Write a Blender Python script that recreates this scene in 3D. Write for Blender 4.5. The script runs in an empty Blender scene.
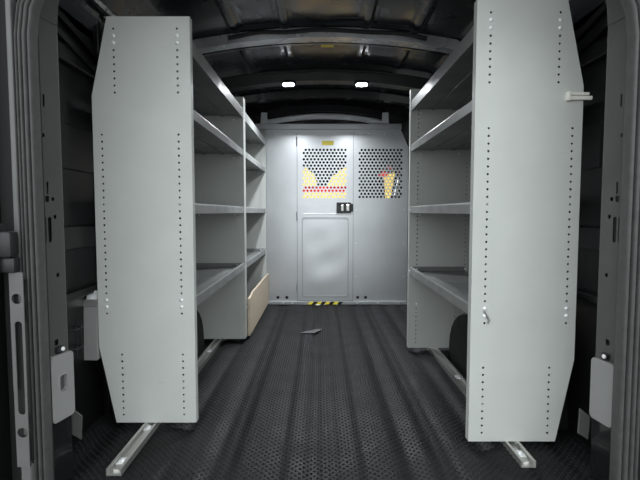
import bpy, bmesh, math, random
from mathutils import Vector, Matrix
R = math.radians
random.seed(7)
scene = bpy.context.scene
C = scene.collection

# ------------------------------------------------------------------ camera, world, exposure
FPX = 455.0
CAM_Z = 0.83
cam_d = bpy.data.cameras.new('camera'); cam = bpy.data.objects.new('camera', cam_d); C.objects.link(cam)
cam_d.sensor_fit = 'HORIZONTAL'; cam_d.sensor_width = 36.0; cam_d.lens = 36.0 * FPX / 640.0
cam_d.clip_start = 0.02; cam_d.clip_end = 200
cam.location = (0, 0, CAM_Z)
cam.rotation_euler = (R(90 - 3.52), 0, 0)
scene.camera = cam

world = bpy.data.worlds.new('sky'); scene.world = world; world.use_nodes = True
bg = world.node_tree.nodes['Background']
bg.inputs[0].default_value = (0.93, 0.98, 1.0, 1); bg.inputs[1].default_value = 2.1
sun_d = bpy.data.lights.new('sun', 'SUN'); sun_d.energy = 10.0; sun_d.angle = R(1.5); sun_d.color = (1.0, 0.98, 0.95)
sun = bpy.data.objects.new('sun', sun_d); C.objects.link(sun)
sun.rotation_euler = (R(-55), 0, R(4))   # high sun ahead of the van, so the rear opening is in its shade
scene.view_settings.view_transform = 'Standard'; scene.view_settings.look = 'None'
scene.view_settings.gamma = 1.0; scene.view_settings.use_curve_mapping = False
scene.view_settings.exposure = 0.0

# ------------------------------------------------------------------ materials
def mat(name, col, rough=0.5, metal=0.0, noise=0.0, nscale=20.0, bump=0.0, bscale=200.0, col2=None, rvar=0.0,
        stretch=(1, 1, 1), coat=0.0, spec=0.5, scratch=0.0, bdetail=3, bdist=0.002):
    m = bpy.data.materials.new(name); m.use_nodes = True
    nt = m.node_tree; b = nt.nodes['Principled BSDF']
    b.inputs['Base Color'].default_value = (*col, 1); b.inputs['Roughness'].default_value = rough
    b.inputs['Metallic'].default_value = metal; b.inputs['Coat Weight'].default_value = coat
    b.inputs['Specular IOR Level'].default_value = spec
    tc = nt.nodes.new('ShaderNodeTexCoord'); mp = nt.nodes.new('ShaderNodeMapping')
    mp.inputs['Scale'].default_value = stretch
    nt.links.new(tc.outputs['Object'], mp.inputs[0])
    if noise or rvar or col2:
        n = nt.nodes.new('ShaderNodeTexNoise'); n.inputs['Scale'].default_value = nscale
        n.inputs['Detail'].default_value = 5.0
        nt.links.new(mp.outputs[0], n.inputs[0])
        if noise or col2:
            r = nt.nodes.new('ShaderNodeMix'); r.data_type = 'RGBA'
            c2 = col2 or tuple(c * (1 - noise) for c in col)
            cr = nt.nodes.new('ShaderNodeMapRange'); cr.inputs[1].default_value = 0.3; cr.inputs[2].default_value = 0.7
            nt.links.new(n.outputs[0], cr.inputs[0]); nt.links.new(cr.outputs[0], r.inputs[0])
            r.inputs[6].default_value = (*col, 1); r.inputs[7].default_value = (*c2, 1)
            last = r.outputs[2]
            if scratch:
                n2 = nt.nodes.new('ShaderNodeTexNoise'); n2.inputs['Scale'].default_value = 9; n2.inputs['Detail'].default_value = 3
                mp2 = nt.nodes.new('ShaderNodeMapping'); mp2.inputs['Scale'].default_value = (1, 1, 9)
                mp2.inputs['Rotation'].default_value = (0, R(12), 0)
                nt.links.new(tc.outputs['Object'], mp2.inputs[0]); nt.links.new(mp2.outputs[0], n2.inputs[0])
                ms = nt.nodes.new('ShaderNodeMapRange'); ms.inputs[1].default_value = 0.70; ms.inputs[2].default_value = 0.78
                ms.inputs[4].default_value = scratch
                nt.links.new(n2.outputs[0], ms.inputs[0])
                r2 = nt.nodes.new('ShaderNodeMix'); r2.data_type = 'RGBA'
                nt.links.new(ms.outputs[0], r2.inputs[0]); nt.links.new(last, r2.inputs[6])
                r2.inputs[7].default_value = (*(c * 0.75 for c in col), 1); last = r2.outputs[2]
            nt.links.new(last, b.inputs['Base Color'])
        if rvar:
            mr = nt.nodes.new('ShaderNodeMapRange'); mr.inputs[1].default_value = 0.3; mr.inputs[2].default_value = 0.7
            mr.inputs[3].default_value = max(0.03, rough - rvar); mr.inputs[4].default_value = rough + rvar
            nt.links.new(n.outputs[0], mr.inputs[0]); nt.links.new(mr.outputs[0], b.inputs['Roughness'])
    if bump:
        n = nt.nodes.new('ShaderNodeTexNoise'); n.inputs['Scale'].default_value = bscale; n.inputs['Detail'].default_value = bdetail
        nt.links.new(mp.outputs[0], n.inputs[0])
        bp = nt.nodes.new('ShaderNodeBump'); bp.inputs['Strength'].default_value = bump; bp.inputs['Distance'].default_value = bdist
        nt.links.new(n.outputs[0], bp.inputs['Height']); nt.links.new(bp.outputs[0], b.inputs['Normal'])
    return m

M = {}
M['shelf'] = mat('shelf_grey_enamel', (0.54, 0.56, 0.535), 0.42, 0.0, 0.07, 6, 0.10, 350, rvar=0.08, scratch=0.5)
M['tray'] = mat('tray_grey_enamel', (0.24, 0.25, 0.245), 0.36, 0.15, 0.10, 8, 0.08, 250, rvar=0.08)
M['galv'] = mat('galvanised_steel', (0.61, 0.63, 0.65), 0.31, 0.72, 0.10, 4)
M['galv2'] = mat('galvanised_trim', (0.42, 0.44, 0.45), 0.40, 0.6, 0.12, 10)
M['arch'] = mat('strip_lamplit_pale', (0.78, 0.80, 0.82), 0.35, 0.2, 0.08, 10)  # lightened in place of lamp light that misses strip and brackets
M['alu'] = mat('bare_aluminium', (0.66, 0.66, 0.63), 0.32, 0.8, 0.12, 30, stretch=(8, 1, 8))
M['bolt'] = mat('zinc_bolt', (0.90, 0.91, 0.92), 0.3, 0.2)
M['paint'] = mat('black_body_paint', (0.012, 0.012, 0.013), 0.22, 0.0, 0.3, 5, rvar=0.08, coat=0.3)
M['wall'] = mat('satin_black_wall_paint', (0.007, 0.007, 0.0075), 0.36, 0.0, 0.3, 5, rvar=0.06, spec=0.3)
M['roof'] = mat('black_roof_paint', (0.026, 0.028, 0.034), 0.27, 0.0, 0.35, 4, 0.05, 40, rvar=0.10, coat=0.2)
M['pillar'] = mat('dark_grey_pillar_paint', (0.075, 0.075, 0.073), 0.38, 0.0, 0.15, 8, rvar=0.06)
M['rubber'] = mat('black_seal_rubber', (0.075, 0.075, 0.074), 0.45, 0.0, 0.25, 40)
M['jamb'] = mat('grey_jamb_paint', (0.12, 0.12, 0.118), 0.4, 0.0, 0.2, 12)
M['mat'] = mat('black_rubber_mat', (0.006, 0.006, 0.0065), 0.55, 0.0, 0, 6, 0.15, 220, col2=(0.011, 0.011, 0.012), rvar=0.08, spec=0.28)
M['grey_plastic'] = mat('grey_plastic', (0.27, 0.27, 0.265), 0.5, 0.0, 0.06, 15)
M['black_plastic'] = mat('black_plastic', (0.02, 0.02, 0.022), 0.4, 0.0, 0.2, 15)
M['hole'] = mat('matte_black', (0.008, 0.008, 0.008), 0.7)
M['ply'] = mat('pale_plywood', (0.62, 0.52, 0.40), 0.6, 0.0, 0.12, 5, stretch=(6, 1, 12))
M['yellow'] = mat('yellow_sticker', (0.95, 0.80, 0.08), 0.5, 0, 0.1, 60)
M['white_clip'] = mat('white_plastic', (0.80, 0.79, 0.72), 0.45)
M['foil'] = mat('silver_foil_tape', (0.7, 0.7, 0.7), 0.25, 0.9, 0.3, 60, 0.5, 60)
M['cab_seat'] = mat('dark_seat_fabric', (0.02, 0.02, 0.022), 0.85, 0, 0.2, 80)
M['belt'] = mat('grey_webbing', (0.09, 0.09, 0.09), 0.7, 0, 0.1, 80)
M['ground'] = mat('darkened_ground', (0.07, 0.07, 0.07), 0.85, 0, 0.25, 3, 0.2, 60)
M['cab_paint'] = mat('dark_cab_paint', (0.03, 0.03, 0.032), 0.3, 0, 0.1, 5)

def cloth_mat(name, col):
    m = bpy.data.materials.new(name); m.use_nodes = True; nt = m.node_tree
    nt.nodes.remove(nt.nodes['Principled BSDF']); out = nt.nodes['Material Output']
    d = nt.nodes.new('ShaderNodeBsdfDiffuse'); t = nt.nodes.new('ShaderNodeBsdfTranslucent'); x = nt.nodes.new('ShaderNodeMixShader')
    n = nt.nodes.new('ShaderNodeTexNoise'); n.inputs['Scale'].default_value = 25
    r = nt.nodes.new('ShaderNodeMix'); r.data_type = 'RGBA'
    r.inputs[6].default_value = (*col, 1); r.inputs[7].default_value = (*(c * 0.9 for c in col), 1)
    nt.links.new(n.outputs[0], r.inputs[0])
    nt.links.new(r.outputs[2], d.inputs[0]); nt.links.new(r.outputs[2], t.inputs[0])
    x.inputs[0].default_value = 0.8
    nt.links.new(d.outputs[0], x.inputs[1]); nt.links.new(t.outputs[0], x.inputs[2]); nt.links.new(x.outputs[0], out.inputs[0])
    return m
M['cream'] = cloth_mat('cream_yellow_cloth', (0.97, 0.80, 0.36))
M['red'] = cloth_mat('red_cloth', (0.80, 0.12, 0.09))

def emit_mat(name, col, s):
    m = bpy.data.materials.new(name); m.use_nodes = True; nt = m.node_tree; b = nt.nodes['Principled BSDF']
    b.inputs['Base Color'].default_value = (0.9, 0.9, 0.9, 1)
    b.inputs['Emission Color'].default_value = (*col, 1); b.inputs['Emission Strength'].default_value = s
    return m
M['led'] = emit_mat('lit_led_lens', (0.92, 0.96, 1.0), 30.0)

def glass_mat():
    m = bpy.data.materials.new('clear_window_glass'); m.use_nodes = True; nt = m.node_tree
    nt.nodes.remove(nt.nodes['Principled BSDF']); out = nt.nodes['Material Output']
    a = nt.nodes.new('ShaderNodeBsdfTransparent'); a.inputs[0].default_value = (0.9, 0.94, 0.92, 1)
    g = nt.nodes.new('ShaderNodeBsdfGlossy'); g.inputs['Roughness'].default_value = 0.03
    f = nt.nodes.new('ShaderNodeFresnel'); x = nt.nodes.new('ShaderNodeMixShader')
    nt.links.new(f.outputs[0], x.inputs[0]); nt.links.new(a.outputs[0], x.inputs[1]); nt.links.new(g.outputs[0], x.inputs[2])
    nt.links.new(x.outputs[0], out.inputs[0])
    return m
M['glass'] = glass_mat()

# ------------------------------------------------------------------ mesh helpers
class MB:
    def __init__(self): self.bm = bmesh.new()
    def box(self, x0, x1, y0, y1, z0, z1, bevel=0.0, seg=2):
        b = bmesh.new()
        bmesh.ops.create_cube(b, size=1.0)
        for v in b.verts:
            v.co = Vector((x0 + (v.co.x + .5) * (x1 - x0), y0 + (v.co.y + .5) * (y1 - y0), z0 + (v.co.z + .5) * (z1 - z0)))
        if bevel: bmesh.ops.bevel(b, geom=list(b.edges), offset=bevel, segments=seg, affect='EDGES', profile=0.5)
        return self.join(b)
    def join(self, b, mi=0):
        me = bpy.data.meshes.new('tmp'); b.to_mesh(me); b.free()
        n0 = len(self.bm.faces); self.bm.from_mesh(me); bpy.data.meshes.remove(me)
        if mi:
            self.bm.faces.ensure_lookup_table()
            for f in self.bm.faces[n0:]: f.material_index = mi
        return self
    def mesh(self, me, mtx=None):
        b = bmesh.new(); b.from_mesh(me)
        if mtx is not None: b.transform(mtx)
        return self.join(b)
    def prism(self, pts, a0, a1, axis='y'):
        """pts: 2D outline, extruded along axis. axis y: (x,z); axis x: (y,z); axis z: (x,y)"""
        def P(p, a):
            return {'y': (p[0], a, p[1]), 'x': (a, p[0], p[1]), 'z': (p[0], p[1], a)}[axis]
        b = bmesh.new()
        v0 = [b.verts.new(P(p, a0)) for p in pts]; v1 = [b.verts.new(P(p, a1)) for p in pts]
        n = len(pts)
        b.faces.new(v0); b.faces.new(v1[::-1])
        for i in range(n): b.faces.new((v0[i], v1[i], v1[(i + 1) % n], v0[(i + 1) % n]))
        bmesh.ops.recalc_face_normals(b, faces=b.faces)
        return self.join(b)
    def sweep(self, profile, frames, cap=True):
        """rings: frames is a list of functions mapping 2D profile point -> 3D"""
        b = bmesh.new()
        rings = [[b.verts.new(f(p)) for p in profile] for f in frames]
        n = len(profile)
        for r0, r1 in zip(rings, rings[1:]):
            for i in range(n): b.faces.new((r0[i], r0[(i + 1) % n], r1[(i + 1) % n], r1[i]))
        if cap: b.faces.new(rings[0][::-1]); b.faces.new(rings[-1])
        bmesh.ops.recalc_face_normals(b, faces=b.faces)
        return self.join(b)
    def tube(self, pts, r, seg=8):
        pts = [Vector(p) for p in pts]; rr = r if isinstance(r, (list, tuple)) else [r] * len(pts)
        b = bmesh.new(); rings = []
        up = Vector((0, 0, 1))
        for i, p in enumerate(pts):
            t = (pts[min(i + 1, len(pts) - 1)] - pts[max(i - 1, 0)]).normalized()
            u = up if abs(t.dot(up)) < .95 else Vector((0, 1, 0))
            s = t.cross(u).normalized(); w = s.cross(t).normalized()
            rings.append([b.verts.new(p + rr[i] * (math.cos(2 * math.pi * k / seg) * s + math.sin(2 * math.pi * k / seg) * w)) for k in range(seg)])
        for r0, r1 in zip(rings, rings[1:]):
            for k in range(seg): b.faces.new((r0[k], r0[(k + 1) % seg], r1[(k + 1) % seg], r1[k]))
        b.faces.new(rings[0][::-1]); b.faces.new(rings[-1])
        bmesh.ops.recalc_face_normals(b, faces=b.faces)
        return self.join(b)
    def build(self, name, material, parent=None, smooth=False, keep=False):
        me = bpy.data.meshes.new(name); self.bm.to_mesh(me); self.bm.free()
        mats = material if isinstance(material, list) else [material]
        for m in mats: me.materials.append(M[m])
        if smooth:
            for p in me.polygons: p.use_smooth = True
            try: me.set_sharp_from_angle(angle=R(35))
            except Exception: pass
        o = bpy.data.objects.new(name, me); C.objects.link(o)
        if parent: o.parent = parent
        return o

def circle(x, y, r, n=8):
    return [(x + r * math.cos(2 * math.pi * k / n), y + r * math.sin(2 * math.pi * k / n)) for k in range(n)]
def rrect(x0, x1, y0, y1, r, n=4):
    out = []
    for cx, cy, a in ((x1 - r, y1 - r, 0), (x0 + r, y1 - r, 90), (x0 + r, y0 + r, 180), (x1 - r, y0 + r, 270)):
        for k in range(n + 1): out.append((cx + r * math.cos(R(a + 90 * k / n)), cy + r * math.sin(R(a + 90 * k / n))))
    return out
def plate(outline, holes, t):
    """2D plate with real through holes, centred on z=0, in local XY"""
    cu = bpy.data.curves.new('plate', 'CURVE'); cu.dimensions = '2D'; cu.fill_mode = 'BOTH'; cu.extrude = t / 2
    for loop in [outline] + list(holes):
        s = cu.splines.new('POLY'); s.points.add(len(loop) - 1); s.use_cyclic_u = True
        for p, q in zip(s.points, loop): p.co = (q[0], q[1], 0, 1)
    o = bpy.data.objects.new('plate', cu); me = bpy.data.meshes.new_from_object(o)
    bpy.data.objects.remove(o); bpy.data.curves.remove(cu)
    b = bmesh.new(); b.from_mesh(me)
    bmesh.ops.remove_doubles(b, verts=b.verts, dist=1e-5)
    bmesh.ops.recalc_face_normals(b, faces=b.faces); b.to_mesh(me); b.free()
    return me
# local (a,b,0) -> world (a, y, b)
def facing(y=0, x=0, z=0): return Matrix(((1, 0, 0, x), (0, 0, -1, y), (0, 1, 0, z), (0, 0, 0, 1)))

def tag(o, label=None, cat=None, group=None, kind=None):
    if label: o['label'] = label
    if cat: o['category'] = cat
    if group: o['group'] = group
    if kind: o['kind'] = kind
    return o
def thing(name, label, cat, loc=(0, 0, 0), group=None, kind=None):
    o = bpy.data.objects.new(name, None); C.objects.link(o); o.location = loc; o.empty_display_size = 0.1
    return tag(o, label, cat, group, kind)
def copy_part(src, parent, loc):
    o = src.copy(); C.objects.link(o); o.parent = parent; o.location = loc; return o

def bolt_mesh(r, h, axis='y', material='bolt'):
    b = bmesh.new()
    bmesh.ops.create_uvsphere(b, u_segments=8, v_segments=5, radius=r)
    for v in list(b.verts):
        v.co.z *= h / r
    if axis == 'y': b.transform(Matrix.Rotation(R(90), 4, 'X'))
    if axis == 'x': b.transform(Matrix.Rotation(R(90), 4, 'Y'))
    me = bpy.data.meshes.new('bolt'); b.to_mesh(me); b.free(); me.materials.append(M[material])
    for p in me.polygons: p.use_smooth = True
    return me
BOLT_Y = bolt_mesh(0.0075, 0.005, 'y'); BOLT_X = bolt_mesh(0.0045, 0.003, 'x'); BOLT_Z = bolt_mesh(0.010, 0.006, 'z')
RIVET_Y = bolt_mesh(0.0055, 0.004, 'y', 'bolt')
def put(name, me, parent, loc):
    o = bpy.data.objects.new(name, me); C.objects.link(o); o.parent = parent; o.location = loc; return o

# ------------------------------------------------------------------ the van body (setting)
XC = 0.03          # centre line of the van
WL, WR = -0.89, 0.95
Y0, YP = 1.30, 4.07  # rear sill, bulkhead
def roof_z(x):
    a = abs(x - XC)
    if a <= 0.70: return 1.845 - 0.13 * a * a
    t = (a - 0.70) / 0.23
    return 1.845 - 0.13 * 0.49 - 0.20 * a * 0 - 0.27 * t ** 1.8
# floor, corrugated lengthwise under a rubber mat
GROOVES = [-0.80, -0.62, -0.50, -0.35, -0.30, -0.135, -0.02, 0.045, 0.155, 0.30, 0.40, 0.44, 0.57, 0.70, 0.84]
def floor_h(x):
    h = 0.0
    for i, g in enumerate(GROOVES):
        w = 0.022 if i % 3 else 0.034
        h -= (0.007 if i % 3 else 0.011) * math.exp(-((x - g) / w) ** 2)
    return h
f = MB(); b = f.bm
nx = 190; ys = [1.22, 1.30, 2.0, 3.0, YP]
cols = []
for i in range(nx + 1):
    x = WL + (WR - WL) * i / nx
    cols.append([b.verts.new((x, y, floor_h(x) if y > 1.25 else floor_h(x) - 0.03)) for y in ys])
for c0, c1 in zip(cols, cols[1:]):
    for j in range(len(ys) - 1): b.faces.new((c0[j], c1[j], c1[j + 1], c0[j + 1]))
f.box(WL - 0.06, WR + 0.06, 1.20, 6.3, -0.12, -0.025)
floor = f.build('floor', 'mat', smooth=True)
tag(floor, 'black ribbed rubber floor mat running the length of the van', 'floor', kind='structure')
# raised tread pattern: small pyramids in staggered rows (uncountable)
tv, tf = [], []
px, py = 0.024, 0.026
j = 0; y = 1.31
while y < YP - 0.03:
    x = WL + 0.02 + (px / 2 if j % 2 else 0)
    while x < WR - 0.02:
        z = floor_h(x); n = len(tv); a, c = 0.0072, 0.0095
        tv += [(x - a, y, z - 0.0005), (x, y - c, z - 0.0005), (x + a, y, z - 0.0005), (x, y + c, z - 0.0005), (x, y, z + 0.0035)]
        tf += [(n, n + 1, n + 4), (n + 1, n + 2, n + 4), (n + 2, n + 3, n + 4), (n + 3, n, n + 4)]
        x += px
    y += py / 2; j += 1
tm = bpy.data.meshes.new('tread'); tm.from_pydata(tv, [], tf); tm.materials.append(M['mat'])
to = bpy.data.objects.new('tread', tm); C.objects.link(to); to.parent = floor; to['kind'] = 'stuff'
# pale scuff on the mat
sc = MB(); sc.prism([(-0.085, -0.05), (0.02, -0.055), (0.08, 0.06), (0.03, 0.05)], 0.0030, 0.0042, 'z')
so = sc.build('scuff', 'belt', floor); so.location = (-0.06, 3.12, 0)

# walls
def wall(name, side, label):
    xi = WL if side < 0 else WR
    w = MB()
    w.box(min(xi, xi + side * 0.05), max(xi, xi + side * 0.05), 1.22, 4.20, -0.12, 1.62)
    w.box(min(xi, xi + side * 0.05), max(xi, xi + side * 0.05), 4.20, 6.3, -0.12, 0.85)
    o = w.build(name, 'wall'); tag(o, label, 'wall', kind='structure')
    def rib(y0, y1, z0, z1, d, m='wall', nm='wall_rib', bev=0.006):
        q = MB(); q.box(min(xi - side * d, xi + side * .01), max(xi - side * d, xi + side * .01), y0, y1, z0, z1, bev)
        return q.build(nm, m, o)
    # inner frame: vertical ribs, belts and a tall upper panel
    for y0, y1 in ((1.36, 1.50), (1.83, 1.85), (1.87, 1.93), (2.60, 2.72), (3.35, 3.47)):
        rib(y0, y1, 0.0, 1.60, 0.022)
    for z0, z1 in ((0.52, 0.55), (0.70, 0.78), (1.34, 1.40)):
        rib(1.34, 4.0, z0, z1, 0.028, nm='wall_belt')
    rib(1.55, 1.80, 0.98, 1.14, 0.006, 'wall', 'wall_panel', 0.004)
    # slanted brace where wall meets roof
    for k in range(2):
        q = MB()
        za = 1.47 - 0.06 * k
        q.sweep([(-.012, -.012), (.012, -.012), (.012, .012), (-.012, .012)],
                [lambda p, y=yy, z=zz: Vector((xi - side * (0.03 + p[0] * 0.8), y, z + p[1])) for yy, zz in ((1.44, za + .03), (1.62, za - 0.01), (1.85, za - 0.06), (2.3, za - .18))])
        q.build('wall_brace', 'wall', o)
    return o
wl = wall('wall_left', -1, 'black painted left wall of the van behind the long shelving run')
wr = wall('wall_right', 1, 'black painted right wall of the van behind the single shelving unit')

# wheel arches under the mat, between the end panels of the shelves
def wheel_arch(name, x0, x1, yc, label):
    w = MB()
    pr = [(yc - 0.43, -0.02)] + [(yc - 0.42 * math.cos(R(a)), 0.33 * math.sin(R(a)) ** 0.7) for a in range(8, 173, 12)] + [(yc + 0.43, -0.02)]
    w.prism(pr, x0, x1, 'x')
    o = w.build(name, 'mat', smooth=True); tag(o, label, 'wheel arch', kind='structure')
wheel_arch('wheel_arch', 0.73, WR, 2.12, 'black wheel arch under the single shelving unit')
wheel_arch('wheel_arch', WL, -0.70, 2.29, 'black wheel arch under the long shelving run')

# roof: arched sheet with pressed lengthwise ribs
ce = MB(); b = ce.bm
RIBS = [-0.46, -0.19, 0.25, 0.52]
def roof_s(x):
    z = roof_z(x)
    for g in RIBS: z -= 0.008 / (1 + math.exp(-(0.022 - abs(x - g)) / 0.0025))
    return z
nx = 260; ys = [1.20 + i * 0.25 for i in range(13)]
cols = []
for i in range(nx + 1):
    x = XC - 0.93 + 1.86 * i / nx
    cols.append([b.verts.new((x, y, roof_s(x))) for y in ys])
for c0, c1 in zip(cols, cols[1:]):
    for j in range(len(ys) - 1): b.faces.new((c0[j], c0[j + 1], c1[j + 1], c1[j]))
ce.box(XC - 0.98, XC + 0.98, 1.18, 4.25, 1.86, 1.90)
ce.box(XC - 0.98, XC - 0.92, 1.18, 4.25, 1.50, 1.88); ce.box(XC + 0.92, XC + 0.98, 1.18, 4.25, 1.50, 1.88)
ceil = ce.build('ceiling', 'roof', smooth=True)
tag(ceil, 'black arched van roof with pressed ribs and cross bows', 'ceiling', kind='structure')
def bow(y, w, drop, name='roof_bow', m='paint', h=0.03, half=0.80):
    q = MB()
    prof = [(-w / 2 - .012, 0), (-w / 2, -h * .45), (-w / 2 + .012, -h), (w / 2 - .012, -h), (w / 2, -h * .45), (w / 2 + .012, 0)]
    xs = [XC - half + 2 * half * i / 40 for i in range(41)]
    q.sweep(prof, [lambda p, x=x: Vector((x, y + p[0], roof_z(x) - drop + p[1])) for x in xs])
    return q.build(name, m, ceil, smooth=True)
M['bow'] = mat('bow_painted_glints', (0.80, 0.81, 0.84), 0.25, 0.3, 0.6, 4, rvar=0.1)  # pale patchy colour stands in for glints on the dark bow
bow(1.55, 0.08, 0.0)
bow(2.62, 0.10, 0.004, m='bow', h=0.045)
bow(2.74, 0.05, 0.0, h=0.03)
bow(3.28, 0.12, 0.0, m='wall', h=0.10)
bow(3.20, 0.03, 0.0, h=0.03)
bow(3.86, 0.10, 0.01, h=0.05)
# shallow pads on the roof skin between bows
for (x0, x1, y0, y1) in ((-0.14, 0.20, 1.9, 2.45), (-0.41, -0.24, 1.9, 2.5), (0.30, 0.47, 1.9, 2.5), (-0.13, 0.19, 2.80, 3.14), (-0.41, -0.24, 2.80, 3.14), (0.30, 0.47, 2.80, 3.14)):
    q = MB(); n = 8; vs = []
    for i in range(n + 1):
        x = x0 + (x1 - x0) * i / n
        vs.append([q.bm.verts.new((x, y, roof_z(x) - d)) for y, d in ((y0, 0), (y0 + .02, .004), (y1 - .02, .004), (y1, 0))])
    for c0, c1 in zip(vs, vs[1:]):
        for j in range(3): q.bm.faces.new((c0[j], c0[j + 1], c1[j + 1], c1[j]))
    q.build('roof_pad', 'roof', ceil, smooth=True)

# ------------------------------------------------------------------ rear door frame
def strip_path(xe, side, y, z1=1.50, rad=0.20, top=1.62):
    """a vertical line that bends towards the centre near the top of the opening"""
    pts = [(xe, y, -0.12), (xe, y, 0.5), (xe, y, 1.0), (xe, y, top - rad)]
    for k in range(1, 7):
        a = R(15 * k); pts.append((xe - side * rad * (1 - math.cos(a)), y, top - rad + rad * math.sin(a)))
    pts.append((XC, y, top))
    return pts
def pillar(name, side, loc, rz, w, label):
    """the face looks across the opening; local x runs over its width, -y faces the aisle"""
    root = thing(name, label, 'door frame', loc, kind='structure'); root.rotation_euler = (0, 0, rz)
    holes = []
    for (fx, z, kind) in ((.33, 1.150, 's'), (.25, 1.050, 'h'), (.36, .900, 's'), (.33, .868, 'q'), (.57, .868, 'h'), (.64, .816, 'h'), (.18, .778, 'L'), (.40, .778, 'L'), (.67, .641, 'h'), (.5, .44, 'q')):
        a = fx * w if side < 0 else (1 - fx) * w
        zz = z + 0.12
        if kind == 's': holes.append(rrect(a - .004, a + .004, zz - .018, zz + .018, .003, 2))
        if kind == 'h': holes.append(circle(a, zz, .0065, 10))
        if kind == 'q': holes.append(rrect(a - .008, a + .008, zz - .009, zz + .009, .003, 2))
        if kind == 'L': holes.append(rrect(a - .007, a + .007, zz - .038, zz + .038, .0065, 3))
    m = MB(); m.mesh(plate([(0, 0), (w, 0), (w, 1.80), (0, 1.80)], holes, 0.003), facing(0, 0, 0))
    m.box(-.003, .0, 0, .02, 0, 1.80); m.box(w, w + .003, 0, .02, 0, 1.80)
    m.build('pillar_face', 'pillar', root)
    # rounded lead-in along both folded edges
    for xx in (0, w):
        m = MB(); m.tube([(xx, .001, 0), (xx, .001, 1.80)], .003, 8); m.build('fold', 'pillar', root, smooth=True)
    m = MB(); m.box(.004, w - .004, .012, .030, 0, 1.80); m.build('pillar_box', 'hole', root)
    m = MB(); m.box(-.004, w + .004, -.004, .004, 0, .325, .002); m.build('pillar_foot', 'paint', root)
    # gusset that carries the pillar round into the roof
    q = MB(); q.sweep([(.0, -.004), (w, -.004), (w, .012), (.0, .012)],
        [lambda p, k=k: Vector((p[0], p[1] - .16 * (1 - math.cos(R(k))), 1.50 + .22 * math.sin(R(k)))) for k in (0, 15, 30, 45, 60, 75, 90)])
    q.build('gusset', 'pillar', root, smooth=True)
    return root
PL = ((-0.800, 1.30), R(78)); PR = ((0.856, 1.385), R(-80.6))
fl = pillar('door_frame', -1, (*PL[0], -0.12), PL[1], .087, 'dark grey slotted rear pillar beside the long shelving run')
fr = pillar('door_frame', 1, (*PR[0], -0.12), PR[1], .087, 'dark grey slotted rear pillar beside the single shelving unit')
# ridged rubber weather strips along the opening
def seal(side, x0, x1, y, label):
    m = MB(); n = 4; w = abs(x1 - x0)
    prof = []
    for i in range(n):
        for k in range(6):
            t = (i + k / 6) / n
            prof.append((t * w, -0.016 * abs(math.sin(math.pi * k / 6)) ** .8 - (0.004 if i in (1, 2) else 0)))
    prof += [(w, 0), (w, .02), (0, .02)]
    x_in = x1
    pts = [(-.15), .3, .7, 1.1, 1.30]
    fr_ = [lambda p, z=z: Vector((x_in + side * p[0], y + p[1], z)) for z in pts]
    for a in (15, 30, 45, 60, 75, 90):
        rad = .26
        fr_.append(lambda p, a=a, rad=rad: Vector((x_in - side * rad * (1 - math.cos(R(a))) + side * p[0] * math.cos(R(a)), y + p[1], 1.30 + (rad + p[0]) * math.sin(R(a)))))
    m.sweep(prof, fr_)
    o = m.build('weather_strip', 'rubber', smooth=True); tag(o, label, 'seal')
    return o
seal(-1, -0.815, -0.769, 1.25, 'ridged black rubber seal around the rear opening, hinge plate side')
seal(1, 0.898, 0.836, 1.25, 'ridged black rubber seal around the rear opening, single shelf side')
# header over the opening
m = MB(); m.box(XC - 0.95, XC + 0.95, 1.24, 1.40, 1.70, 1.86, .01); o = m.build('trim_1', 'paint'); tag(o, 'black header beam over the rear opening', 'beam', kind='structure')
# outer body corners, matte black put in for the open door's shade
for s, x0, x1, lab in ((-1, -1.05, -0.806, 'hinge plate side'), (1, 0.866, 1.10, 'single shelf side')):
    m = MB(); m.box(x0, x1, 1.272, 1.36, -0.4, 1.75, .010)
    m.box(*((-.803, -.781) if s < 0 else (.852, .876)), 1.272, 1.297, -.4, 1.75, .002)
    o = m.build('trim_2' if s < 0 else 'trim_3', 'hole', smooth=True); tag(o, 'black body corner outside the rear seal, ' + lab, 'body corner', kind='structure')
m = MB(); m.box(-0.832, -0.817, 1.235, 1.262, 0.3, 1.75, .004); o = m.build('trim_4', 'jamb'); tag(o, 'grey painted jamb strip beside the left rear seal', 'trim', kind='structure')

# hinge plate low on the left
root = thing('hinge_plate', 'grey slotted steel hinge plate low beside the rear seal', 'hinge', (-0.806, 1.195, 0.05))
holes = [rrect(-.006, .014, .235, .49, .0095, 4), circle(.003, .185, .014, 14), circle(.002, .55, .014, 14)]
m = MB(); m.mesh(plate([(-.014, .09), (.020, .09), (.020, .62), (-.016, .62), (-.016, .5)], holes, .004), facing())
m.box(-.017, -.014, 0, .02, .30, .62); m.build('plate', 'jamb', root)
m = MB(); m.box(-.008, .02, .002, .02, -.05, .09, .004); m.build('foot', 'jamb', root)
for z in (.185, .55):
    m = MB(); m.box(.0, .014, 0.006, .02, z - .012, z + .012, .004); m.build('bolt_head', 'pillar', root)
m = MB(); m.box(-.013, .019, .012, .02, .10, .60); m.build('backing', 'hole', root)
m = MB()
m.box(-.085, .005, -.01, .02, .62, .66, .006); m.box(-.075, -.03, -.03, .02, .64, .75, .01); m.box(-.045, .004, -.02, .02, .66, .73, .01)
m.tube([(-.04, -.02, .61), (-.04, -.02, .78)], .012)
m.build('knuckle', 'black_plastic', root, smooth=True)

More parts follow.
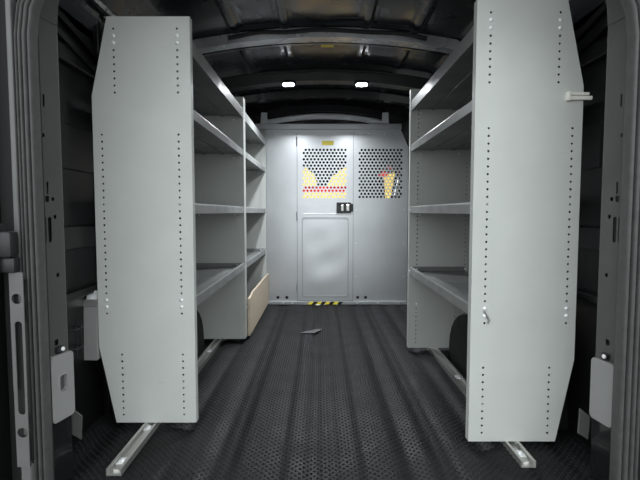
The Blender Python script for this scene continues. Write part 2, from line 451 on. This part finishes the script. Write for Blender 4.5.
# latch cover plates on the pillars
def latch_cover(frame, off, w2, z0, z1, window, label):
    (lx_, ly_), rz = frame
    root = thing('latch_cover', label, 'cover plate', (lx_ + off * math.cos(rz) + .0105 * math.sin(rz), ly_ + off * math.sin(rz) - .0105 * math.cos(rz), z0)); root.rotation_euler = (0, 0, rz)
    w = w2 / 2; h = z1 - z0
    hol = [rrect(-.014, .014, h * .44, h * .68, .006, 4)] if window else []
    me = plate(rrect(-w, w, 0, h, .014, 5), hol, .014)
    b = bmesh.new(); b.from_mesh(me)
    m = MB(); m.join(b); m.bm.transform(facing())
    o = m.build('cover', 'grey_plastic', root)
    bv = o.modifiers.new('bevel', 'BEVEL'); bv.width = .003; bv.segments = 2; bv.limit_method = 'ANGLE'
    if window:
        m = MB(); m.box(-.015, .015, .003, .0065, h * .43, h * .69); m.build('recess', 'pillar', root)
        m = MB(); m.mesh(plate(rrect(-.018, .018, h * .42, h * .70, .008, 4), [rrect(-.014, .014, h * .44, h * .68, .006, 4)], .003), facing(-.0075)); m.build('rim', 'grey_plastic', root)
    m = MB(); m.box(-.012, .012, -.004, .012, h + .004, h + .022, .003); m.build('catch', 'black_plastic', root)
    put('screw', BOLT_Y, root, (.004, -.006, h + .014))
latch_cover(PL, .047, .088, 0.205, 0.405, True, 'grey plastic latch cover with a small square window on the rear pillar')
latch_cover(PR, .044, .088, 0.195, 0.385, False, 'plain grey plastic latch cover on the rear pillar')
# small grey plates low on the side walls
for x, y, s, lab in ((-0.768, 1.421, -1, 'small grey plate low on the wall beside the slotted latch cover'), (0.828, 1.421, 1, 'small grey plate low on the wall beside the plain latch cover')):
    m = MB(); m.prism([(-.016 , .02), (.016, -.0), (.020, .075), (-.012, .10)], 0, .006, 'y')
    o = m.build('kick_plate', 'pillar'); o.location = (x, y - .03, .115); tag(o, lab, 'plate')

# ------------------------------------------------------------------ shelving units
HP = 1.515; WP = 0.364
def profile(side):
    # a runs from the aisle edge (0) outwards to the wall
    return [(0, 0), (0, HP), (side * (WP - .062), HP), (side * WP, HP - .285), (side * WP, .295), (side * (WP - .058), 0)]
def hole_sets():
    hs = []
    for k in range(10): hs += [(.047, 1.472 - .0254 * k, k in (1, 2)), (WP - .085, 1.472 - .0254 * k, k in (1, 2))]
    for k in range(27): hs += [(.048, 1.091 - .0257 * k, k in (24, 25)), (WP - .033, 1.091 - .0257 * k, k in (24, 25))]
    for k in range(10): hs += [(.047, .265 - .0260 * k, False), (WP - .086, .265 - .0260 * k, False)]
    return hs
PANEL = {}
for side in (-1, 1):
    hs = hole_sets()
    me = plate(profile(side), [circle(side * a, z, .0042, 7) for a, z, blt in hs if not blt], .002)
    m = MB(); m.mesh(me, facing())
    PANEL[side] = m
    # folded flanges
    pr = profile(side)
    m.box(min(0, side * .002), max(0, side * .002), 0, .030, .0, HP)
    m.box(min(0, side * (WP - .07)), max(0, side * (WP - .07)), 0, .025, 0, .002)
    m.box(min(0, side * (WP - .052)), max(0, side * (WP - .052)), 0, .025, HP - .002, HP)
    m.box(min(side * (WP - .002), side * WP), max(side * (WP - .002), side * WP), 0, .025, .295, HP - .285)
    # far panel: flanges turn the same way
    o = m.build('end_panel', 'shelf'); PANEL[side] = o.data; bpy.data.objects.remove(o)

LIPS = [(1.470, .058), (1.219, .040), (0.864, .040), (0.509, .042)]
def shelving(side, x, y0, y1, z, label, group, front=True):
    root = thing('shelving_unit', label, 'shelving', (x, y0, z), group)
    L = y1 - y0
    near = put('end_panel', PANEL[side], root, (0, 0, 0))
    far = put('end_panel', PANEL[side], root, (0, L - .030, 0))
    for a, zz, blt in hole_sets():
        if blt:
            put('bolt', BOLT_Y, near, (side * a, -.001, zz))
            put('bolt', BOLT_Y, far, (side * a, -.001, zz))
    for i, (zt, h) in enumerate(LIPS):
        zt = zt - z; d = WP - (.05 if i == 0 else .012)
        m = MB(); s = side
        X = lambda a: s * a
        def bx(a0, a1, ya, yb, za, zb): m.box(min(s * a0, s * a1), max(s * a0, s * a1), ya, yb, za, zb)
        ya, yb = .003, L - .032
        fl = zt - h + .012
        bx(.004, d, ya, yb, fl, fl + .002)                 # tray floor
        # front lip: outward face, rolled top hem and bottom return
        m.prism([(s * .003, zt - h), (s * .003, zt - .006), (s * .006, zt), (s * .016, zt), (s * .018, zt - .004), (s * .008, zt - .008), (s * .0055, zt - .012), (s * .0055, zt - h + .002), (s * .020, zt - h + .004), (s * .020, zt - h)], ya, yb, 'y')
        bx(d - .002, d, ya, yb, fl, zt + .02)               # back upstand
        bx(.02, d - .02, ya, ya + .002, fl, zt)
        bx(.02, d - .02, yb - .002, yb, fl, zt)
        # stiffening folds under the tray
        for a in (.12, .24): bx(a, a + .02, ya, yb, fl - .006, fl)
        o = m.build('shelf', 'tray', root)
        for yy in (.018, L - .045): put('screw', BOLT_X, o, (s * .0025, yy, zt - h * .55))
        # row of screws seen on the panel ends
        for aa in (.06, WP - .08):
            put('screw', RIVET_Y, far, (s * aa, -.001, zt - h - .012))
    return root
GL = 'steel shelving units in the long run'
u1 = shelving(-1, -0.474, 1.70, 2.885, .024, 'grey steel shelving unit in the long run, ending at the rear opening', GL)
u2 = shelving(-1, -0.474, 2.893, 4.03, .024, 'grey steel shelving unit with a plywood board, next to the bulkhead', GL)
u3 = shelving(1, 0.523, 1.56, 2.70, .022, 'single grey steel shelving unit with a white clip on its end panel', 'single shelving unit')
del u3['group']
# clip on the right end panel
m = MB(); m.box(-.058, .026, -.012, -.001, -.012, .002, .003); m.box(-.060, -.048, -.016, -.001, -.014, .015, .002); m.box(-.056, .016, -.010, -.001, .004, .014, .002)
o = m.build('clip', 'white_clip', u3); o.location = (.364, 0, 1.195); o['label'] = 'white plastic clip'
# loose strap end / scratch tag low on the right panel
m = MB(); m.tube([(0, 0, .03), (.010, -.002, .012), (.018, -.002, -.002), (.012, -.002, -.012)], .0035, 6)
o = m.build('hook', 'tray', u3); o.location = (.045, -.003, .435)
# plywood board closing the bottom of the far left unit
m = MB(); yA, yB = 2.93, 4.03
m.prism([(yA, .02), (yB, .02), (yB, .285), (yA + .15, .285), (yA + .12, .275), (yA, .268)], -0.472, -0.457, 'x')
m2 = m.build('plywood_board', 'ply'); tag(m2, 'pale plywood board closing the bottom of the shelving by the bulkhead', 'board')
b_ = m2.modifiers.new('bevel', 'BEVEL'); b_.width = .002

# mounting rails on the floor
def rail(x, y0, y1, label):
    root = thing('mounting_rail', label, 'rail', (x, y0, 0))
    L = y1 - y0; w = .024
    m = MB()
    m.prism([(-w, 0), (w, 0), (w, .022), (w - .009, .022), (w - .009, .018), (w - .003, .018), (w - .003, .004), (-w + .003, .004), (-w + .003, .018), (-w + .009, .018), (-w + .009, .022), (-w, .022)], 0, L, 'y')
    m.box(-.010, .010, .02, L - .02, .004, .010)
    m.build('channel', 'alu', root)
    for yy in (.07, .30, L * .5, L - .1):
        m = MB(); m.box(-.017, .017, yy - .02, yy + .02, .006, .012, .002); bk = m.build('clamp', 'bolt', root)
        put('bolt', BOLT_Z, bk, (0, yy, .013))
    return root
rail(-0.650, 1.385, 3.9, 'aluminium channel rail on the floor under the long shelving run')
rail(0.678, 1.43, 3.0, 'aluminium channel rail on the floor under the single shelving unit')

# ------------------------------------------------------------------ bulkhead partition
def X(px, d=YP): return (px - 320) / FPX * d
ZT = 1.550
part = thing('partition', 'galvanised steel bulkhead partition with a perforated screen beside its door', 'partition', (XC, YP, 0))
def local(pts): return [(a - XC, z) for a, z in pts]
xdl, xdr = X(297.3), X(353.0)
def perf(x0, z0):
    hs = []
    for r in range(16):
        for c in range(12): hs.append(circle(x0 + .0320 * c - (.016 if r % 2 else 0), z0 - .0276 * r, .0112, 8))
    return hs
m = MB(); m.mesh(plate(local([(WL, .0), (xdl - .002, .0), (xdl - .002, ZT), (WL, ZT)]), [circle(X(px) - XC, .060, .014, 12) for px in (277.5, 286.5)], .003), facing()); m.build('side_panel', 'galv', part)
m = MB(); m.mesh(plate(local([(xdr + .002, 0), (X(407.5), 0), (X(407.5), 1.40), (X(400), 1.55), (X(399), ZT), (xdr + .002, ZT)]),
                       [circle(X(px) - XC, .060, .014, 12) for px in (358, 366)] + perf(X(361.2) - XC, 1.378), .003), facing()); m.build('screen_panel', 'galv', part)
m = MB(); m.box(WL - XC, X(400) - XC, -.035, .02, ZT, ZT + .053, .006); m.box(WL - XC, X(396) - XC, -.010, .02, ZT - .02, ZT); m.build('header', 'galv', part)
m = MB(); m.box(WL - XC, X(407) - XC, -.030, -.002, 0.0, .028, .003); m.build('sill', 'galv2', part)
for px in (268.5, 283, 292, 357, 378, 399): put('rivet', RIVET_Y, part, (X(px) - XC, -.031, .014))
for px in (276, 290, 368, 384, 395): put('rivet', RIVET_Y, part, (X(px) - XC, -.003, ZT - .03))
for s, px in ((0, 356), (1, 404)):
    for z in (.25, .55, .85, 1.2): put('rivet', RIVET_Y, part, (X(px) - XC, -.003, z))
# frame strips beside the door
for xx in (xdl - .012, xdr + .012):
    m = MB(); m.box(xx - XC - .010, xx - XC + .010, -.006, -.002, .03, ZT - .005); m.build('door_jamb_strip', 'galv', part)
# dark backing added on the cab side, blocks sun leaks through panels and gaps
m = MB(); m.box(WL - XC, X(407) - XC, .022, .034, 0, .90); m.box(xdl - XC - .03, xdl - XC + .03, .022, .034, .90, ZT + .03); m.box(xdr - XC - .03, xdr - XC + .03, .022, .034, .90, ZT + .03); m.box(WL - XC, X(399) - XC, .022, .034, 1.44, ZT + .05)
m.box(WL - XC, X(300) - XC, .022, .034, .90, ZT)
m.build('backing', 'hole', part)
# hazard tape on the sill
tape = MB(); x0, x1 = X(307.5), X(341)
n = 8
for i in range(n):
    a = x0 + (x1 - x0) * i / n; c = x0 + (x1 - x0) * (i + 1) / n
    b = bmesh.new(); vs = [b.verts.new(p) for p in ((a - XC, 0, .003), (c - XC, 0, .003), (c - XC + .02, 0, .027), (a - XC + .02, 0, .027))]
    b.faces.new(vs); r = bmesh.ops.extrude_face_region(b, geom=list(b.faces)); bmesh.ops.translate(b, verts=[v for v in r['geom'] if isinstance(v, bmesh.types.BMVert)], vec=(0, -.0015, 0))
    bmesh.ops.recalc_face_normals(b, faces=b.faces); tape.join(b, i % 2)
o = tape.build('hazard_tape', ['yellow', 'hole'], part); o.location = (0, -.031, 0); o['label'] = 'black and yellow striped hazard tape'
# brackets and arched strip over the header, lamp light put into their colour
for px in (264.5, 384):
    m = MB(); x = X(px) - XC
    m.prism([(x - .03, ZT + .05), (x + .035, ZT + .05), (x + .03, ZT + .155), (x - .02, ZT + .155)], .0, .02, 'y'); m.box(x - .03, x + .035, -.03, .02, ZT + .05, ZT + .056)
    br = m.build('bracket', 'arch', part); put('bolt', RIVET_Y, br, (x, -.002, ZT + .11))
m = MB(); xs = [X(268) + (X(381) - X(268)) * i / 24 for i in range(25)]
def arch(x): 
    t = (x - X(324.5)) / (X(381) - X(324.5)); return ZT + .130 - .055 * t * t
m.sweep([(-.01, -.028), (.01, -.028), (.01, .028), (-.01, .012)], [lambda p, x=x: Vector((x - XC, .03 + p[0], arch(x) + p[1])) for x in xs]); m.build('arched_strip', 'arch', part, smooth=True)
m = MB(); m.sweep([(-.02, -.03), (.01, -.03), (.01, .03), (-.01, .03)], [lambda p, x=x: Vector((x - XC, .02 + p[0], arch(x) + .065 + p[1])) for x in xs]); m.build('arched_cover', 'black_plastic', part, smooth=True)
# dark infill added to block cab light at the roof and right wall
m = MB(); m.box(WL, WR, YP + .06, YP + .09, ZT + .03, 1.845); m.box(X(399), WR, YP + .03, YP + .06, 0, 1.6)
o = m.build('added_infill', 'paint'); tag(o, 'black infill added around the bulkhead partition to block cab light', 'wall', kind='structure')

# door in the bulkhead
door = thing('door_1', 'galvanised bulkhead door with perforated window and recessed lower panel', 'door', ((xdl + xdr) / 2, YP, .032), kind='structure')
dx = (xdl + xdr) / 2; dw = (xdr - xdl) / 2 - .001; dh = ZT - .008 - .032
panel_hole = rrect(X(302.5) - dx, X(348) - dx, (.073-.032), .745, .02, 4)
m = MB(); m.mesh(plate([(-dw, 0), (dw, 0), (dw, dh), (-dw, dh)], perf(X(305.8) - dx, 1.378 - .032) + [panel_hole], .003), facing(-.008))
m.box(-dw, -dw + .003, -.008, .02, 0, dh); m.box(dw - .003, dw, -.008, .02, 0, dh); m.build('door_skin', 'galv', door)
m = MB(); pa, pb, pc, pd = X(302.5) - dx - .004, X(348) - dx + .004, .037, .749; nn = 28; gv = []
for i in range(nn + 1):
    row = []
    for j in range(nn + 1):
        u_, v_ = i / nn, j / nn
        env = math.sin(math.pi * u_) * math.sin(math.pi * v_)
        w_ = 0.55 * env * (.0040 * math.sin(2.2 * math.pi * v_ + 1.5 * u_) + .0022 * math.sin(5 * math.pi * v_ - 3 * u_) + .0015 * math.sin(7 * u_ + 4 * v_))
        row.append(m.bm.verts.new((pa + (pb - pa) * u_, -.002 - w_, pc + (pd - pc) * v_)))
    gv.append(row)
for i in range(nn):
    for j in range(nn): m.bm.faces.new((gv[i][j], gv[i + 1][j], gv[i + 1][j + 1], gv[i][j + 1]))
lp = m.build('lower_panel', 'galv', door, smooth=True)
m = MB(); m.mesh(plate(rrect(X(302.5) - dx - .006, X(348) - dx + .006, .035, .751, .022, 4), [rrect(X(302.5) - dx + .002, X(348) - dx - .002, .043, .743, .018, 4)], .004), facing(-.011)); m.build('panel_rim', 'galv2', lp)
m = MB(); m.box(X(304) - dx, X(347) - dx, -.013, -.009, .780, .786, .001); m.build('crease', 'galv', door)
for z in (.12, 1.42, .76):
    m = MB(); m.tube([(-dw - .004, -.012, z - .04), (-dw - .004, -.012, z + .04)], .006); m.build('hinge', 'galv2', door)
m = MB(); m.box(X(322) - dx, X(333.5) - dx, -.0115, -.0098, 1.387, 1.425, .0005, 1); o = m.build('sticker', 'yellow', door); o['label'] = 'small yellow sticker'
lx = X(344) - dx
la = MB(); la.mesh(plate(rrect(-.068, .062, -.048, .048, .008, 3), [rrect(-.05, .012, -.034, .034, .006, 3)], .016), facing()); la.box(.055, .080, -.008, .008, -.035, .038, .003)
lo = la.build('latch', 'black_plastic', door); lo.location = (lx, -.018, .862 - .032 + .005)
m = MB(); m.box(-.052, .014, .002, .007, -.036, .036); m.build('recess', 'black_plastic', lo)
m = MB(); m.box(-.028, -.004, -.010, .003, -.030, .026, .004); m.build('paddle', 'alu', lo)
m = MB(); m.box(.018, .046, -.013, -.006, -.028, .030, .003); m.build('lock_plate', 'alu', lo)
for px in (315, 335): put('rivet', RIVET_Y, door, (X(px) - dx, -.010, dh - .035))

# ------------------------------------------------------------------ cab beyond the screens
cab = MB()
cab.box(-0.95, 1.01, 6.25, 6.30, 0, .85); cab.box(-0.95, 1.01, 4.16, 5.05, 1.62, 1.68)  # unseen roof, its length set to keep sun off the screen holes
cab.prism([(5.25, .85), (5.95, .85), (5.95, .98), (5.25, 1.40)], 0.95, 1.0, 'x'); cab.prism([(5.25, .85), (5.95, .85), (5.95, .98), (5.25, 1.40)], -0.94, -0.89, 'x')  # side pieces added to hide bright sky behind the screen holes
o = cab.build('trim_5', 'cab_paint'); tag(o, 'dark cab shell ahead of the bulkhead with added sun and sky blockers', 'cab', kind='structure')
m = MB(); m.prism([(6.27, .85), (6.28, .85), (5.06, 1.62), (5.05, 1.62)], -0.90, 0.96, 'x'); o = m.build('window_1', 'glass'); tag(o, 'sloping windscreen ahead of the cab seats', 'window', kind='structure')
def seat(x, label, w=.24):
    root = thing('cab_seat', label, 'seat', (x, 5.0, 0), 'seats in the cab')
    m = MB(); m.box(-w, w, -.02, .48, .26, .44, .05, 3); m.build('seat_cushion', 'cab_seat', root, smooth=True)
    m = MB(); m.prism([(-.06, .38), (.08, .38), (.02, 1.0), (-.09, 1.02), (-.13, .95)], -w, w, 'x'); o = m.build('backrest', 'cab_seat', root)
    bv = o.modifiers.new('bevel', 'BEVEL'); bv.width = .03; bv.segments = 3
    m = MB(); m.box(-.12, .12, -.16, -.06, 1.05, 1.23, .035, 3); m.build('headrest', 'cab_seat', root, smooth=True)
    for xx in (-.06, .06):
        m = MB(); m.tube([(xx, -.09, .98), (xx, -.11, 1.08)], .007); m.build('headrest_post', 'alu', root)
    m = MB(); m.box(-w + .03, w - .03, .02, .44, -.025, .27, .01); m.build('seat_base', 'black_plastic', root)
seat(-0.50, 'dark fabric cab seat behind the long shelving run side of the bulkhead')
seat(0.40, 'dark fabric cab seat behind the perforated screen panel')
# cream and red cloths hung up in the cab
def cloth(name, pts, y, wob, material, parent, t=.004):
    me = plate(pts, [], t); m = MB(); m.mesh(me, facing(y))
    return m.build(name, material, parent)
D = 4.55
def P(px, py): return ((px - 320) / FPX * D, CAM_Z + (211.9 - py) / FPX * D)
v = thing('vest', 'cream yellow vest with a V neck and red band behind the perforated door', 'vest', (P(325, 200)[0], D, P(0, 206)[1]))
def Lp(pts): return [(P(*q)[0] - v.location.x, P(*q)[1] - v.location.z) for q in pts]
cloth('front_half', Lp([(294, 161), (303, 166), (309, 170), (314, 175), (316.5, 181), (317.5, 187), (317.5, 188), (294, 188)]), 0, 0, 'cream', v)
cloth('front_half', Lp([(356, 161), (347, 166), (338, 172), (331, 178), (327.5, 184), (326, 188), (356, 188)]), 0, 0, 'cream', v)
cloth('band', Lp([(294, 186.5), (356, 186.5), (356, 192.3), (294, 192.3)]), -.006, 0, 'red', v, .006)
cloth('hem', Lp([(294, 191), (356, 191), (356, 206), (294, 206)]), .004, 0, 'cream', v)
v2 = thing('pennant', 'narrow cream and red cloth hanging behind the perforated screen panel', 'cloth', (P(387, 200)[0], D, P(0, 206)[1]))
def Lq(pts): return [(P(*q)[0] - v2.location.x, P(*q)[1] - v2.location.z) for q in pts]
cloth('cloth_tail', Lq([(383, 177), (394, 168.5), (394, 176), (391.5, 190), (389.5, 206), (385, 206), (384.5, 190)]), 0, 0, 'cream', v2)
cloth('cloth_top', Lq([(378, 176), (387, 166), (391.5, 167), (393, 170), (384, 178)]), -.006, 0, 'red', v2, .006)
m = MB(); m.sweep([(-.003, -.022), (.003, -.022), (.003, .022), (-.003, .022)], [lambda p, a=a: Vector((a[0], 4.50 + p[0] + a[2], a[1] + p[1])) for a in ((.60, 1.255, 0), (.70, 1.23, 0), (.80, 1.32, .0), (.90, 1.42, 0))])
o = m.build('seat_belt', 'belt'); tag(o, 'grey seat belt slanting up to the cab side wall', 'seat belt')

# ------------------------------------------------------------------ roof lights, conduit, small things
BOLT_S = bolt_mesh(0.007, 0.005, 'y')
def lamp(x, y, label):
    z = roof_z(x) - .108
    root = thing('ceiling_light', label, 'light', (x, y, z), 'lit lamps on the roof bow')
    m = MB(); m.mesh(plate(rrect(-.052, .052, -.026, .026, .025, 6), [rrect(-.040, .040, -.018, .018, .017, 6)], .020)); ho = m.build('housing', 'black_plastic', root)
    ho.rotation_euler = (R(-25), 0, 0)
    m = MB(); m.mesh(plate(rrect(-.041, .041, -.019, .019, .018, 6), [], .016)); le = m.build('lens', 'led', root); le.location = (0, 0, -.002)
    le.rotation_euler = (R(-25), 0, 0)
    ld = bpy.data.lights.new('led', 'AREA'); ld.shape = 'RECTANGLE'; ld.size = .08; ld.size_y = .035; ld.energy = 14.0; ld.spread = R(153); ld.color = (.93, .97, 1.0)
    lo = bpy.data.objects.new('led_light', ld); C.objects.link(lo); lo.parent = root; lo.location = (0, 0, -.022); lo.rotation_euler = (0, 0, 0)
lamp(-0.221, 3.25, 'small lit oval roof lamp on the long shelving side of the bow')
lamp(0.292, 3.25, 'small lit oval roof lamp on the single shelving unit side of the bow')
# wiring conduit along the first bow
def conduit(y, x0, x1, drop, r, label):
    n = 150; pts = []; rr = []
    for i in range(n + 1):
        x = x0 + (x1 - x0) * i / n
        pts.append((x, y + .004 * math.sin(x * 23), roof_z(x) - drop + .004 * math.sin(x * 17 + 1))); rr.append(r * (1 + .16 * (i % 2)))
    m = MB(); m.tube(pts, rr, 8); o = m.build('wire_conduit', 'black_plastic', smooth=False); tag(o, label, 'conduit')
conduit(2.535, -0.50, 0.58, .030, .011, 'corrugated black wire conduit clipped along the first roof bow')
conduit(3.19, -0.42, 0.50, .042, .006, 'thin black cable running along the lamp bow')
for x, y, lab in ((-0.075, 3.22, 'lamp'),):
    pass
m = MB(); m.prism([(-.035, -.05), (.04, -.05), (.04, .05), (-.035, .05)], -.002, 0, 'z'); o = m.build('roof_label', 'yellow'); o.location = (0.042, 2.80, roof_z(.04) - .008); tag(o, 'small yellow label on the roof between the bows', 'label')
# silver wrapped loom behind the top of the near left panel
pts = [(-.845 + .012 * math.sin(k * 1.3) + .010 * k, 1.72 + .05 * k, 1.615 - .006 * k + .012 * math.cos(k * 2.1)) for k in range(9)]
m = MB(); m.tube(pts, [.014 + .005 * (k % 2) for k in range(9)], 7); o = m.build('wire_loom', 'foil'); tag(o, 'silver foil wrapped wire loom near the roof above the long shelving run', 'wire loom')
# grey pouch on the left wall
root = thing('wall_pouch', 'grey plastic cover with a white cap on the left wall', 'cover', (WL, 1.735, .272))
m = MB(); m.prism([(-.05, 0), (.05, .005), (.05, .20), (-.04, .205)], .0, .05, 'x'); o = m.build('pouch', 'grey_plastic', root)
m = MB(); m.prism([(-.045, .205), (.05, .200), (.05, .22), (-.035, .228)], .0, .055, 'x'); m.build('rim', 'alu', root)
m = MB(); m.prism([(-.03, .228), (.03, .222), (.03, .25), (-.01, .258)], .005, .045, 'x'); m.build('cap', 'bolt', root)
# tie-down wire bracket
m = MB()
for z in (.345, .415): m.tube([(WL, 1.565, z), (WL + .03, 1.575, z), (WL + .03, 1.625, z), (WL, 1.635, z)], .003, 6)
for y in (1.585, 1.615): m.tube([(WL + .03, y, .32), (WL + .03, y, .44)], .0025, 6)
o = m.build('tie_down', 'black_plastic'); tag(o, 'small dark wire tie down bracket on the left wall', 'bracket')

# ------------------------------------------------------------------ ground outside, unseen, darkened to cut bounce into the van
m = MB(); m.box(-12, 12, -14, 14, -.78, -.72); o = m.build('ground', 'ground'); tag(o, 'unseen ground under the van, darkened to cut bounce light', 'ground', kind='structure')
